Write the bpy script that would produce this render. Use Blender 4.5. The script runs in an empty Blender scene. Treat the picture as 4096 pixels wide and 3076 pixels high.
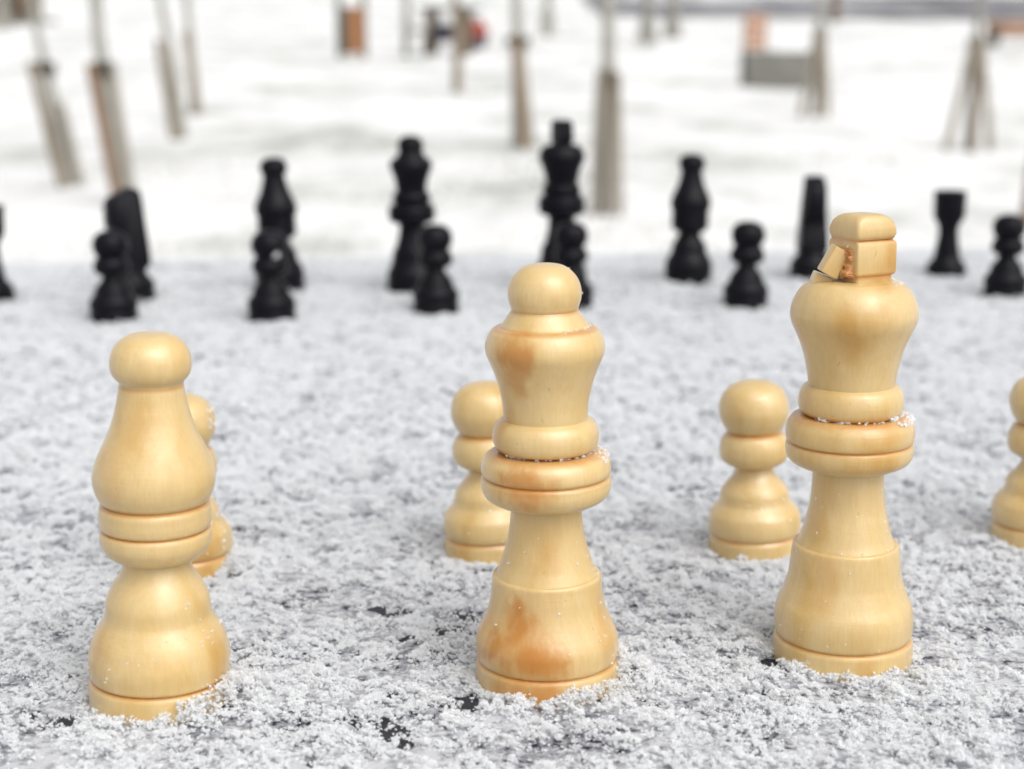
import bpy, bmesh, math, random
import numpy as np
from mathutils import Vector, Matrix, Euler

random.seed(7)
RNG = np.random.default_rng(11)
R = math.radians
sc = bpy.context.scene
COL = sc.collection

# ------------------------------------------------------------------ camera, sky, sun, exposure
TOP = 1.049                     # height of the snow surface on the table above the park ground (metres)
CAM_H = 0.101                   # camera above that surface
PITCH = math.atan(1306.0 / 6150.0)

cam_d = bpy.data.cameras.new("camera")
cam = bpy.data.objects.new("camera", cam_d)
COL.objects.link(cam)
cam_d.sensor_fit = 'HORIZONTAL'
cam_d.sensor_width = 36.0
cam_d.lens = 6150.0 / 4096.0 * 36.0
cam.location = (0, 0, TOP + CAM_H)
cam.rotation_euler = (math.pi / 2 - PITCH, 0, 0)
cam_d.clip_start = 0.01
cam_d.clip_end = 1000
cam_d.dof.use_dof = True
cam_d.dof.focus_distance = 0.254
cam_d.dof.aperture_fstop = cam_d.lens / 3.0      # a 3 mm wide aperture
cam_d.dof.aperture_blades = 0
sc.camera = cam

world = bpy.data.worlds.new("World")
sc.world = world
world.use_nodes = True
wn = world.node_tree.nodes; wl = world.node_tree.links
wn.clear()
sky = wn.new('ShaderNodeTexSky'); sky.sky_type = 'NISHITA'; sky.sun_disc = False
SUN_EL, SUN_AZ = R(52), R(142)                    # a veiled sun over the camera's right shoulder
sky.sun_elevation = SUN_EL; sky.sun_rotation = SUN_AZ
sky.air_density = 1.0; sky.dust_density = 4.0; sky.ozone_density = 1.0
hsv = wn.new('ShaderNodeHueSaturation'); hsv.inputs['Saturation'].default_value = 0.10
bg = wn.new('ShaderNodeBackground'); bg.inputs['Strength'].default_value = 0.15
wo = wn.new('ShaderNodeOutputWorld')
wl.new(sky.outputs[0], hsv.inputs['Color']); wl.new(hsv.outputs[0], bg.inputs['Color']); wl.new(bg.outputs[0], wo.inputs['Surface'])

sun_d = bpy.data.lights.new("sun", 'SUN')
sun_d.energy = 1.0; sun_d.angle = R(75); sun_d.color = (1.0, 0.965, 0.92)
sun = bpy.data.objects.new("sun", sun_d); COL.objects.link(sun)
sdir = Vector((math.sin(SUN_AZ) * math.cos(SUN_EL), math.cos(SUN_AZ) * math.cos(SUN_EL), math.sin(SUN_EL)))
sun.rotation_euler = sdir.to_track_quat('Z', 'Y').to_euler()

sc.view_settings.view_transform = 'Standard'
sc.view_settings.look = 'None'
sc.view_settings.gamma = 1.0
sc.view_settings.use_curve_mapping = False
sc.view_settings.exposure = 0.32
sc.render.engine = 'CYCLES'
sc.cycles.max_bounces = 10
sc.cycles.diffuse_bounces = 8
sc.cycles.transmission_bounces = 4
sc.cycles.use_denoising = True

# ------------------------------------------------------------------ small helpers
def link(name, me, mat=None, parent=None, smooth=False):
    o = bpy.data.objects.new(name, me)
    COL.objects.link(o)
    if mat is not None and len(me.materials) == 0:
        me.materials.append(mat)
    if parent is not None:
        o.parent = parent
    if smooth:
        me.shade_smooth()
    return o

def tag(o, label=None, cat=None, group=None, kind=None):
    if label: o['label'] = label
    if cat: o['category'] = cat
    if group: o['group'] = group
    if kind: o['kind'] = kind
    return o

def empty(name, loc=(0, 0, 0), rot=(0, 0, 0)):
    o = bpy.data.objects.new(name, None)
    o.empty_display_size = 0.01
    COL.objects.link(o); o.location = loc; o.rotation_euler = rot
    return o

def copy_tree(src, parent=None):
    c = src.copy(); COL.objects.link(c)
    if parent is not None: c.parent = parent
    for ch in [x for x in bpy.data.objects if x.parent == src]:
        copy_tree(ch, c)
    return c

def bm_mesh(name, bm):
    me = bpy.data.meshes.new(name); bm.normal_update(); bm.to_mesh(me); bm.free()
    return me

def sharp(me, deg=40):
    me.shade_smooth()
    bm = bmesh.new(); bm.from_mesh(me)
    for e in bm.edges:
        if len(e.link_faces) == 2 and e.calc_face_angle(0) > R(deg):
            e.smooth = False
    bm.to_mesh(me); bm.free()
    return me

def add_box(bm, c, s, rot=None, bevel=0.0, taper=1.0):
    """box of full size s centred at c; rot a Matrix/Euler"""
    r = bmesh.ops.create_cube(bm, size=1.0)
    vs = r['verts']
    for v in vs:
        k = taper if v.co.z > 0 else 1.0
        v.co = Vector((v.co.x * s[0] * k, v.co.y * s[1] * k, v.co.z * s[2]))
    if bevel > 0:
        es = list({e for v in vs for e in v.link_edges})
        rb = bmesh.ops.bevel(bm, geom=es, offset=bevel, segments=2, affect='EDGES', profile=0.6)
        vs = list({v for f in rb['faces'] for v in f.verts} | {v for v in vs if v.is_valid})
    m = rot.to_matrix() if isinstance(rot, Euler) else rot
    for v in vs:
        co = v.co
        if m is not None: co = m @ co
        v.co = co + Vector(c)

def add_tube(bm, pts, rad, seg=10, cap=True, wob=0.0):
    rings = []
    n = len(pts)
    for i, p in enumerate(pts):
        p = Vector(p)
        d = (Vector(pts[min(i + 1, n - 1)]) - Vector(pts[max(i - 1, 0)])).normalized()
        a = d.orthogonal().normalized() if abs(d.z) < 0.95 else Vector((1, 0, 0))
        a = (a - d * a.dot(d)).normalized()
        b = d.cross(a)
        r = rad[i] if isinstance(rad, (list, tuple)) else rad
        rings.append([bm.verts.new(p + (a * math.cos(t) + b * math.sin(t)) * r * (1 + random.uniform(-wob, wob)))
                      for t in [2 * math.pi * k / seg for k in range(seg)]])
    for i in range(n - 1):
        for k in range(seg):
            bm.faces.new((rings[i][k], rings[i][(k + 1) % seg], rings[i + 1][(k + 1) % seg], rings[i + 1][k]))
    if cap:
        bm.faces.new(rings[0][::-1]); bm.faces.new(rings[-1])

# numpy value noise, used for the snow relief
_PERM = np.random.default_rng(5).random((512, 512))
def vnoise(x, y, ox=0.0, oy=0.0):
    x = x + 1000.0 + ox; y = y + 1000.0 + oy
    xi = np.floor(x).astype(np.int64); yi = np.floor(y).astype(np.int64)
    fx = x - xi; fy = y - yi
    fx = fx * fx * (3 - 2 * fx); fy = fy * fy * (3 - 2 * fy)
    a = _PERM[xi & 511, yi & 511]; b = _PERM[(xi + 1) & 511, yi & 511]
    c = _PERM[xi & 511, (yi + 1) & 511]; d = _PERM[(xi + 1) & 511, (yi + 1) & 511]
    return (a * (1 - fx) + b * fx) * (1 - fy) + (c * (1 - fx) + d * fx) * fy
def fbm(x, y, octs=4, ox=0.0):
    s = 0; amp = 1; tot = 0
    for k in range(octs):
        s = s + amp * vnoise(x * 2 ** k, y * 2 ** k, ox + 17.3 * k, ox * 0.7 + 9.1 * k)
        tot += amp; amp *= 0.5
    return s / tot

def grid_mesh(name, xs, ys, zf):
    X, Y = np.meshgrid(xs, ys)
    Z = zf(X, Y)
    co = np.stack([X, Y, Z], -1).reshape(-1, 3)
    nx, ny = len(xs), len(ys)
    i = np.arange(ny - 1)[:, None] * nx + np.arange(nx - 1)[None, :]
    f = np.stack([i, i + 1, i + 1 + nx, i + nx], -1).reshape(-1, 4)
    me = bpy.data.meshes.new(name)
    me.vertices.add(len(co)); me.vertices.foreach_set('co', co.astype(np.float32).ravel())
    me.loops.add(f.size); me.loops.foreach_set('vertex_index', f.astype(np.int32).ravel())
    me.polygons.add(len(f)); me.polygons.foreach_set('loop_start', (np.arange(len(f)) * 4).astype(np.int32))
    me.polygons.foreach_set('loop_total', np.full(len(f), 4, np.int32))
    me.update(calc_edges=True); me.validate()
    me.shade_smooth()
    return me

# ------------------------------------------------------------------ materials
def new_mat(name):
    m = bpy.data.materials.new(name); m.use_nodes = True
    nt = m.node_tree; b = nt.nodes['Principled BSDF']
    return m, nt, b

def N(nt, t, **kw):
    n = nt.nodes.new(t)
    for k, v in kw.items(): setattr(n, k, v)
    return n

def ramp(nt, fac, stops):
    r = N(nt, 'ShaderNodeValToRGB')
    e = r.color_ramp.elements
    e[0].position, e[0].color = stops[0][0], (*stops[0][1], 1)
    e[1].position, e[1].color = stops[-1][0], (*stops[-1][1], 1)
    for p, c in stops[1:-1]:
        x = e.new(p); x.color = (*c, 1)
    nt.links.new(fac, r.inputs[0])
    return r.outputs[0]

def noise(nt, scale, detail=4, rough=0.55, vec=None, dist=0.0):
    n = N(nt, 'ShaderNodeTexNoise'); n.inputs['Scale'].default_value = scale
    n.inputs['Detail'].default_value = detail; n.inputs['Roughness'].default_value = rough
    n.inputs['Distortion'].default_value = dist
    if vec is not None: nt.links.new(vec, n.inputs['Vector'])
    return n.outputs['Fac']

def mapped(nt, scale=(1, 1, 1), loc=(0, 0, 0), src='Object'):
    tc = N(nt, 'ShaderNodeTexCoord'); mp = N(nt, 'ShaderNodeMapping')
    mp.inputs['Scale'].default_value = scale; mp.inputs['Location'].default_value = loc
    nt.links.new(tc.outputs[src], mp.inputs['Vector'])
    return mp.outputs['Vector']

def mixc(nt, fac, a, b, mode='MIX'):
    m = N(nt, 'ShaderNodeMix', data_type='RGBA', blend_type=mode)
    for sock, v in ((m.inputs[0], fac), (m.inputs[6], a), (m.inputs[7], b)):
        if isinstance(v, bpy.types.NodeSocket): nt.links.new(v, sock)
        elif isinstance(v, (int, float)): sock.default_value = v
        else: sock.default_value = (*v, 1)
    return m.outputs[2]

def mathn(nt, op, a, b=0.0, clamp=False):
    m = N(nt, 'ShaderNodeMath', operation=op); m.use_clamp = clamp
    for s, v in ((m.inputs[0], a), (m.inputs[1], b)):
        if isinstance(v, bpy.types.NodeSocket): nt.links.new(v, s)
        else: s.default_value = v
    return m.outputs[0]

def bump(nt, b, h, strength, dist):
    n = N(nt, 'ShaderNodeBump'); n.inputs['Strength'].default_value = strength; n.inputs['Distance'].default_value = dist
    nt.links.new(h, n.inputs['Height']); nt.links.new(n.outputs[0], b.inputs['Normal'])

def lacquered_wood(name, seed, stains=(), rings=()):
    """pale turned wood under yellowed varnish; stains: (x, y, z, radius, strength) in metres in the piece's own space"""
    m, nt, b = new_mat(name)
    v = mapped(nt, (1, 1, 0.16), (seed * 0.37, seed * 0.21, seed * 0.11))
    g1 = noise(nt, 330, 5, 0.6, v, 0.6)
    big = noise(nt, 85, 3, 0.5, mapped(nt, (1, 1, 0.45), (seed * 1.7, 3.1, seed)))
    col = ramp(nt, big, [(0.28, (0.60, 0.40, 0.135)), (0.46, (0.65, 0.48, 0.225)), (0.58, (0.62, 0.44, 0.185)), (0.72, (0.53, 0.30, 0.070))])
    grain = ramp(nt, g1, [(0.32, (0.88, 0.82, 0.72)), (0.6, (1.03, 1.02, 1.0))])
    col = mixc(nt, 0.30, col, mixc(nt, 1.0, col, grain, 'MULTIPLY'))
    fine = noise(nt, 2600, 2, 0.5, mapped(nt, (1, 1, 0.1)))
    col = mixc(nt, 0.22, col, mixc(nt, 1.0, col, ramp(nt, fine, [(0.35, (0.84, 0.80, 0.74)), (0.62, (1.03, 1.03, 1.03))]), 'MULTIPLY'))
    # small pores and nicks
    pore = noise(nt, 900, 1, 0.4, mapped(nt, (1, 1, 0.5), (seed, 0, 0)))
    pf = mathn(nt, 'MULTIPLY', mathn(nt, 'GREATER_THAN', pore, 0.80), 0.28)
    col = mixc(nt, pf, col, (0.24, 0.15, 0.06))
    tc = N(nt, 'ShaderNodeTexCoord')
    for (sx, sy, sz, sr, st, stretch) in stains:
        nz = N(nt, 'ShaderNodeTexNoise'); nz.inputs['Scale'].default_value = 190; nz.inputs['Detail'].default_value = 5; nz.inputs['Roughness'].default_value = 0.62
        nt.links.new(mapped(nt, (1, 1, 0.5), (seed + sz * 90, 0, 0)), nz.inputs['Vector'])
        wv = N(nt, 'ShaderNodeVectorMath', operation='MULTIPLY_ADD'); wv.inputs[1].default_value = (0.011,) * 3; wv.inputs[2].default_value = (-0.0055,) * 3
        nt.links.new(nz.outputs['Color'], wv.inputs[0])
        ad = N(nt, 'ShaderNodeVectorMath', operation='ADD'); nt.links.new(tc.outputs['Object'], ad.inputs[0]); nt.links.new(wv.outputs[0], ad.inputs[1])
        sub = N(nt, 'ShaderNodeVectorMath', operation='SUBTRACT'); sub.inputs[1].default_value = (sx, sy, sz)
        nt.links.new(ad.outputs[0], sub.inputs[0])
        scl = N(nt, 'ShaderNodeVectorMath', operation='MULTIPLY'); scl.inputs[1].default_value = (1 / sr, 1 / sr, 1 / (sr * stretch))
        nt.links.new(sub.outputs[0], scl.inputs[0])
        ln = N(nt, 'ShaderNodeVectorMath', operation='LENGTH'); nt.links.new(scl.outputs[0], ln.inputs[0])
        mr = N(nt, 'ShaderNodeMapRange', interpolation_type='SMOOTHSTEP'); mr.inputs['From Min'].default_value = 1.35; mr.inputs['From Max'].default_value = 0.35
        nt.links.new(ln.outputs['Value'], mr.inputs['Value'])
        f = mathn(nt, 'MULTIPLY', mr.outputs[0], st)
        col = mixc(nt, f, col, (0.48, 0.19, 0.02))
    # amber colour bands at the turned grooves: (height, half width) in metres
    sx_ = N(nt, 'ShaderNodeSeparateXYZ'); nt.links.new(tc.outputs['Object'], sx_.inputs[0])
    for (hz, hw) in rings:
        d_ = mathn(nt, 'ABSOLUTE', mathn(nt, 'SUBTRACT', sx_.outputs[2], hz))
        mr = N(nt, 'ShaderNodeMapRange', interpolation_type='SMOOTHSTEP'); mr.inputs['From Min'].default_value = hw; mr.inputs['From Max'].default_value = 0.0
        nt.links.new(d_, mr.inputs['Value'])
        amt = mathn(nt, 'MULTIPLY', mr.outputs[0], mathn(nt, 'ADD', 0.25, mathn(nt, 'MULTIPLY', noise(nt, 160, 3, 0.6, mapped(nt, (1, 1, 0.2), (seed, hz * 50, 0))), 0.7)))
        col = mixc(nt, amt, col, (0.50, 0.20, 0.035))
    nt.links.new(col, b.inputs['Base Color'])
    rr = ramp(nt, noise(nt, 240, 3, 0.6, mapped(nt)), [(0.3, (0.30,) * 3), (0.7, (0.48,) * 3)])
    nt.links.new(rr, b.inputs['Roughness'])
    b.inputs['Coat Weight'].default_value = 0.8; b.inputs['Coat Roughness'].default_value = 0.28
    b.inputs['Subsurface Weight'].default_value = 0.22
    b.inputs['Subsurface Radius'].default_value = (1.0, 0.45, 0.16)
    b.inputs['Subsurface Scale'].default_value = 0.0016
    hh = mathn(nt, 'ADD', mathn(nt, 'MULTIPLY', noise(nt, 700, 3, 0.6, mapped(nt, (1, 1, 0.2))), 0.5),
               noise(nt, 190, 3, 0.5, mapped(nt, (1, 1, 1.2))))
    # fine lathe marks running round the piece
    turnm = noise(nt, 90, 4, 0.7, mapped(nt, (1, 1, 22), (0, 0, seed)))
    hh = mathn(nt, 'ADD', hh, mathn(nt, 'MULTIPLY', turnm, 0.22))
    bump(nt, b, hh, 0.55, 0.00035)
    return m

def snow_mat(name, col, trans=0.25):
    m, nt, b = new_mat(name)
    nt.nodes.remove(b)
    out = nt.nodes['Material Output']
    d = N(nt, 'ShaderNodeBsdfDiffuse'); t = N(nt, 'ShaderNodeBsdfTranslucent'); g = N(nt, 'ShaderNodeBsdfGlossy')
    d.inputs[0].default_value = (*col, 1); t.inputs[0].default_value = (*col, 1)
    g.inputs['Roughness'].default_value = 0.25; g.inputs[0].default_value = (1, 1, 1, 1)
    a = N(nt, 'ShaderNodeMixShader'); a.inputs[0].default_value = trans
    nt.links.new(d.outputs[0], a.inputs[1]); nt.links.new(t.outputs[0], a.inputs[2])
    c = N(nt, 'ShaderNodeMixShader'); c.inputs[0].default_value = 0.05
    nt.links.new(a.outputs[0], c.inputs[1]); nt.links.new(g.outputs[0], c.inputs[2])
    nt.links.new(c.outputs[0], out.inputs['Surface'])
    return m

def plain(name, c1, c2, scale=8, rough=0.7, metal=0.0, stretch=(1, 1, 1), bmp=0.0, bd=0.002):
    m, nt, b = new_mat(name)
    f = noise(nt, scale, 5, 0.6, mapped(nt, stretch))
    nt.links.new(ramp(nt, f, [(0.3, c1), (0.7, c2)]), b.inputs['Base Color'])
    b.inputs['Roughness'].default_value = rough; b.inputs['Metallic'].default_value = metal
    if bmp: bump(nt, b, f, bmp, bd)
    return m

M_black = plain('black_lacquer', (0.0035, 0.0033, 0.0055), (0.007, 0.0062, 0.010), 260, 0.36, 0, (1, 1, 0.3), 0.3, 0.0003)
M_black.node_tree.nodes['Principled BSDF'].inputs['Specular IOR Level'].default_value = 0.10
M_black.node_tree.nodes['Principled BSDF'].inputs['Coat Weight'].default_value = 0.07
M_black.node_tree.nodes['Principled BSDF'].inputs['Coat Roughness'].default_value = 0.15
M_stone = plain('dark_stone', (0.010, 0.010, 0.016), (0.026, 0.026, 0.034), 420, 0.6, 0, (1, 1, 1), 0.2, 0.0003)
M_crystal = snow_mat('snow_crystal', (0.91, 0.92, 0.93), 0.28)
def frost_material():
    """thin snow film on dark stone: mostly white, melted through in small dark specks"""
    m, nt, b = new_mat('thin_snow')
    v = mapped(nt)
    f = mathn(nt, 'ADD', mathn(nt, 'MULTIPLY', noise(nt, 520, 3, 0.6, v), 0.55), mathn(nt, 'MULTIPLY', noise(nt, 95, 3, 0.55, v), 0.45))
    col = ramp(nt, f, [(0.375, (0.02, 0.021, 0.032)), (0.435, (0.22, 0.224, 0.25)), (0.56, (0.53, 0.538, 0.56))])
    nt.links.new(col, b.inputs['Base Color']); b.inputs['Roughness'].default_value = 0.85
    b.inputs['Specular IOR Level'].default_value = 0.15
    bump(nt, b, noise(nt, 1500, 3, 0.7, v), 0.8, 0.0004)
    return m
M_frost = frost_material()
M_bark = plain('pale_bark', (0.16, 0.15, 0.13), (0.34, 0.33, 0.30), 30, 0.85, 0, (1, 1, 0.25), 0.6, 0.004)
M_lime = plain('whitewashed_bark', (0.24, 0.235, 0.205), (0.38, 0.37, 0.33), 24, 0.85, 0, (1, 1, 0.3), 0.5, 0.003)
M_stake = plain('weathered_stake_wood', (0.15, 0.12, 0.085), (0.30, 0.25, 0.19), 18, 0.8, 0, (1, 1, 0.08), 0.5, 0.003)
M_stake_grey = plain('frosted_stake_wood', (0.24, 0.215, 0.175), (0.37, 0.34, 0.29), 18, 0.8, 0, (1, 1, 0.08), 0.5, 0.003)
M_stake_mid = plain('brown_stake_wood', (0.19, 0.12, 0.07), (0.31, 0.21, 0.13), 18, 0.75, 0, (1, 1, 0.08), 0.5, 0.003)
M_stake_red = plain('fresh_brown_stake_wood', (0.14, 0.075, 0.035), (0.23, 0.13, 0.065), 18, 0.7, 0, (1, 1, 0.08), 0.5, 0.003)
M_tie = plain('dark_webbing', (0.035, 0.033, 0.025), (0.075, 0.07, 0.055), 60, 0.9)
M_orange = plain('orange_stained_plank', (0.24, 0.095, 0.028), (0.34, 0.15, 0.055), 14, 0.55, 0, (1, 1, 0.1), 0.3, 0.002)
M_redwood = plain('red_brown_plank', (0.34, 0.16, 0.09), (0.46, 0.26, 0.16), 14, 0.6, 0, (0.1, 1, 1), 0.3, 0.002)
M_iron = plain('olive_grey_painted_steel', (0.075, 0.075, 0.058), (0.11, 0.11, 0.09), 20, 0.5, 0.3)
M_concrete = plain('grey_concrete', (0.14, 0.137, 0.12), (0.21, 0.205, 0.185), 9, 0.9, 0, (1, 1, 1), 0.4, 0.004)
M_asphalt = plain('wet_asphalt', (0.11, 0.105, 0.115), (0.24, 0.235, 0.245), 1.5, 0.6, 0, (1, 1, 1), 0.3, 0.004)
M_red = plain('red_fabric', (0.26, 0.035, 0.022), (0.36, 0.055, 0.03), 18, 0.8)
M_navy = plain('dark_navy_fabric', (0.03, 0.03, 0.05), (0.055, 0.052, 0.075), 18, 0.8)
M_brown = plain('brown_shed_boards', (0.10, 0.065, 0.04), (0.17, 0.12, 0.08), 6, 0.8, 0, (1, 1, 0.15), 0.4, 0.004)
M_grass = plain('winter_grass', (0.10, 0.115, 0.06), (0.17, 0.18, 0.10), 30, 0.8)
M_capsnow = snow_mat('settled_snow', (0.88, 0.885, 0.89), 0.0)

# ------------------------------------------------------------------ the park ground
def ground_z(X, Y):
    """a gentle slope rising away from the table, steeper past 35 m, levelling out behind the road"""
    X = np.asarray(X, float); Y = np.asarray(Y, float)
    Yc = np.minimum(Y, 125.0)
    z = 0.044 * np.maximum(Yc, -12) + 0.0006 * np.maximum(0, Yc - 35) ** 2
    und = (fbm(X * 0.9, Y * 0.9, 3, 3.0) - 0.5) * 0.10 + (fbm(X * 0.22, Y * 0.22, 2, 8.0) - 0.5) * 0.16
    return z + und * np.clip((np.abs(Y - 2) + np.abs(X)) / 5.0, 0.15, 1.0)
def gz(x, y): return float(ground_z(np.array([x]), np.array([y]))[0])

def ground_material():
    m, nt, b = new_mat('park_snow')
    v = mapped(nt)
    a = noise(nt, 0.55, 4, 0.6, v, 0.3)
    c = noise(nt, 2.6, 4, 0.6, v)
    f = mathn(nt, 'ADD', mathn(nt, 'MULTIPLY', a, 0.62), mathn(nt, 'MULTIPLY', c, 0.38))
    sp = noise(nt, 22, 3, 0.7, v)
    f = mathn(nt, 'ADD', f, mathn(nt, 'MULTIPLY', mathn(nt, 'SUBTRACT', sp, 0.5), 0.20))
    col = ramp(nt, f, [(0.39, (0.78, 0.778, 0.772)), (0.50, (0.73, 0.73, 0.723)), (0.58, (0.53, 0.537, 0.515)), (0.69, (0.28, 0.295, 0.255))])
    nt.links.new(col, b.inputs['Base Color'])
    b.inputs['Roughness'].default_value = 0.9
    b.inputs['Specular IOR Level'].default_value = 0.2
    bump(nt, b, noise(nt, 9, 5, 0.65, v), 0.5, 0.03)
    return m
xs = np.concatenate([-np.geomspace(260, 12, 40), np.linspace(-11.8, 11.8, 150), np.geomspace(12, 260, 40)])
ys = np.concatenate([-np.geomspace(200, 6, 24), np.linspace(-5.8, 24, 190), np.geomspace(24.2, 420, 90)])
g = link('ground', grid_mesh('ground', xs, ys, ground_z), ground_material())
tag(g, 'snow covered park lawn with dull green grass showing through in patches', kind='structure')

# an asphalt road crossing the slope on the right, far off
me = grid_mesh('road', np.linspace(0, 1, 60), np.linspace(0, 1, 8), lambda X, Y: X * 0)
co = np.zeros(len(me.vertices) * 3, np.float32); me.vertices.foreach_get('co', co); co = co.reshape(-1, 3)
u, w = co[:, 0].copy(), co[:, 1].copy()
co[:, 0] = 3 + u * 150
co[:, 1] = 47.5 + u * 22 + w * 19 + 6 * np.exp(-u * 22)
co[:, 2] = ground_z(co[:, 0], co[:, 1]) + 0.05
me.vertices.foreach_set('co', co.ravel()); me.update()
def road_material():
    m, nt, b_ = new_mat('road_surface')
    v = mapped(nt)
    f = mathn(nt, 'ADD', mathn(nt, 'MULTIPLY', noise(nt, 0.16, 3, 0.6, v), 0.65), mathn(nt, 'MULTIPLY', noise(nt, 0.7, 3, 0.6, v), 0.35))
    nt.links.new(ramp(nt, f, [(0.40, (0.07, 0.066, 0.075)), (0.50, (0.20, 0.195, 0.21)), (0.62, (0.72, 0.72, 0.73))]), b_.inputs['Base Color'])
    b_.inputs['Roughness'].default_value = 0.7
    return m
tag(link('road', me, road_material()), 'wet dark asphalt road crossing the far slope', kind='structure')
# grass blades poking out of the thin places
bm = bmesh.new()
patches = [(-1.4, 7.0), (-2.2, 9.8), (-1.2, 6.4), (-0.2, 5.9), (0.9, 5.2), (0.6, 7.2), (-3.3, 7.2), (0.1, 9.5), (-0.6, 8.8), (-1.0, 11.5), (2.2, 10.2), (-0.5, 4.6)]
for (px, py) in patches:
    sx, sy = random.uniform(0.25, 0.6), random.uniform(0.2, 0.5)
    for k in range(260):
        x = random.gauss(px, sx); y = random.gauss(py, sy)
        z = gz(x, y) - 0.01
        h = random.uniform(0.03, 0.075); a = random.uniform(0, 6.28); w_ = 0.003
        lx, ly = random.gauss(0, 0.025), random.gauss(0, 0.025)
        v1 = bm.verts.new((x - math.cos(a) * w_, y - math.sin(a) * w_, z)); v2 = bm.verts.new((x + math.cos(a) * w_, y + math.sin(a) * w_, z))
        v3 = bm.verts.new((x + lx, y + ly, z + h)); bm.faces.new((v1, v2, v3))
tag(link('grass_blades', bm_mesh('grass_blades', bm), M_grass), 'winter grass blades sticking out of the thin snow on the lawn', 'grass', kind='stuff')

# ------------------------------------------------------------------ the stone table
YAW = R(6.65)
tbl = empty('stone_table', (0, 0, gz(0.1, 0.3)), (0, 0, YAW))
tag(tbl, 'dark stone table thinly covered in snow under the chess pieces', 'table')
SLAB = TOP - 0.0016
base_z = SLAB - gz(0.1, 0.3)
bm = bmesh.new(); add_box(bm, (0, 0.22, base_z - 0.025), (1.16, 1.164, 0.05), bevel=0.004)
link('tabletop', sharp(bm_mesh('tabletop', bm)), M_stone, tbl)
bm = bmesh.new(); add_box(bm, (0, 0.22, (base_z - 0.05) / 2), (0.46, 0.46, base_z - 0.05), bevel=0.01)
link('pedestal', sharp(bm_mesh('pedestal', bm)), M_concrete, tbl)
bm = bmesh.new(); add_box(bm, (0, 0.22, 0.02), (0.72, 0.72, 0.16), bevel=0.012)
link('foot', sharp(bm_mesh('foot', bm)), M_concrete, tbl)

def to_local(x, y):
    c_, s_ = math.cos(YAW), math.sin(YAW)
    return x * c_ + y * s_, -x * s_ + y * c_
def on_table(x, y, m=0.004):
    lx, ly = to_local(x, y)
    return (np.abs(lx) < 0.58 - m) & (ly > -0.362 + m) & (ly < 0.802 - m)

# ------------------------------------------------------------------ chess pieces
BISHOP = [(0.01, 11.36), (1.57, 11.36), (2.99, 11.17), (3.41, 10.83), (3.76, 11.0), (4.7, 11.15), (5.94, 11.27), (7.19, 11.21), (8.43, 10.95), (9.66, 10.6), (10.9, 10.06), (12.13, 9.32), (13.36, 8.60), (14.59, 8.34), (15.81, 8.22), (17.03, 7.90), (18.25, 7.34), (19.27, 6.75), (20.28, 6.03), (21.7, 5.44), (22.71, 5.27), (22.79, 5.33), (23.17, 6.31), (23.8, 7.39), (24.55, 8.1), (25.56, 8.64), (26.56, 8.79), (27.76, 8.65), (28.13, 8.4), (28.43, 8.53), (29.3, 8.75), (30.55, 8.77), (31.79, 8.66), (32.34, 8.35), (32.91, 8.62), (34.02, 9.15), (35.25, 9.48), (36.48, 9.57), (37.96, 9.35), (39.43, 8.87), (40.9, 8.23), (42.36, 7.5), (43.82, 6.85), (45.76, 6.15), (47.21, 5.76), (48.66, 5.4), (50.59, 5.08), (51.43, 4.96), (51.79, 5.08), (52.5, 5.71), (53.46, 6.15), (54.65, 6.28), (55.85, 6.14), (57.03, 5.69), (57.98, 4.96), (58.69, 4.02), (59.17, 2.91), (59.36, 0.99)]
QUEEN = [(-0.0, 11.92), (1.57, 11.91), (2.82, 11.79), (3.3, 11.49), (3.69, 11.64), (4.7, 11.82), (5.9, 11.87), (7.09, 11.78), (8.29, 11.41), (9.48, 10.82), (10.9, 10.16), (12.33, 9.67), (13.75, 9.37), (15.17, 9.22), (16.58, 9.07), (17.5, 9.0), (17.86, 8.8), (17.98, 8.3), (18.7, 8.0), (19.87, 7.52), (21.27, 7.09), (22.67, 6.69), (24.3, 6.32), (25.93, 6.06), (27.78, 5.87), (29.74, 5.79), (29.76, 5.73), (29.82, 7.08), (30.41, 8.68), (31.3, 10.0), (32.58, 10.57), (33.6, 10.61), (34.31, 10.51), (34.72, 10.31), (35.12, 10.5), (36.14, 10.58), (37.4, 10.24), (38.29, 9.42), (38.67, 8.13), (38.72, 6.85), (38.87, 6.97), (39.12, 7.82), (39.93, 8.43), (41.18, 8.64), (42.44, 8.47), (43.44, 7.94), (43.94, 7.31), (44.14, 6.79), (45.94, 6.9), (47.68, 7.14), (49.42, 7.51), (51.15, 8.05), (52.63, 8.62), (53.87, 9.13), (54.85, 9.5), (55.83, 9.62), (56.81, 9.48), (57.79, 9.08), (58.52, 8.62), (59.03, 7.94), (59.13, 7.27), (59.5, 6.91), (60.47, 6.24), (61.2, 5.76), (61.81, 5.31), (62.41, 5.48), (63.38, 5.77), (64.59, 5.88), (65.8, 5.68), (67.0, 5.14), (67.96, 4.33), (68.68, 3.34), (69.04, 2.27), (69.21, 0.6)]
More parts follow.
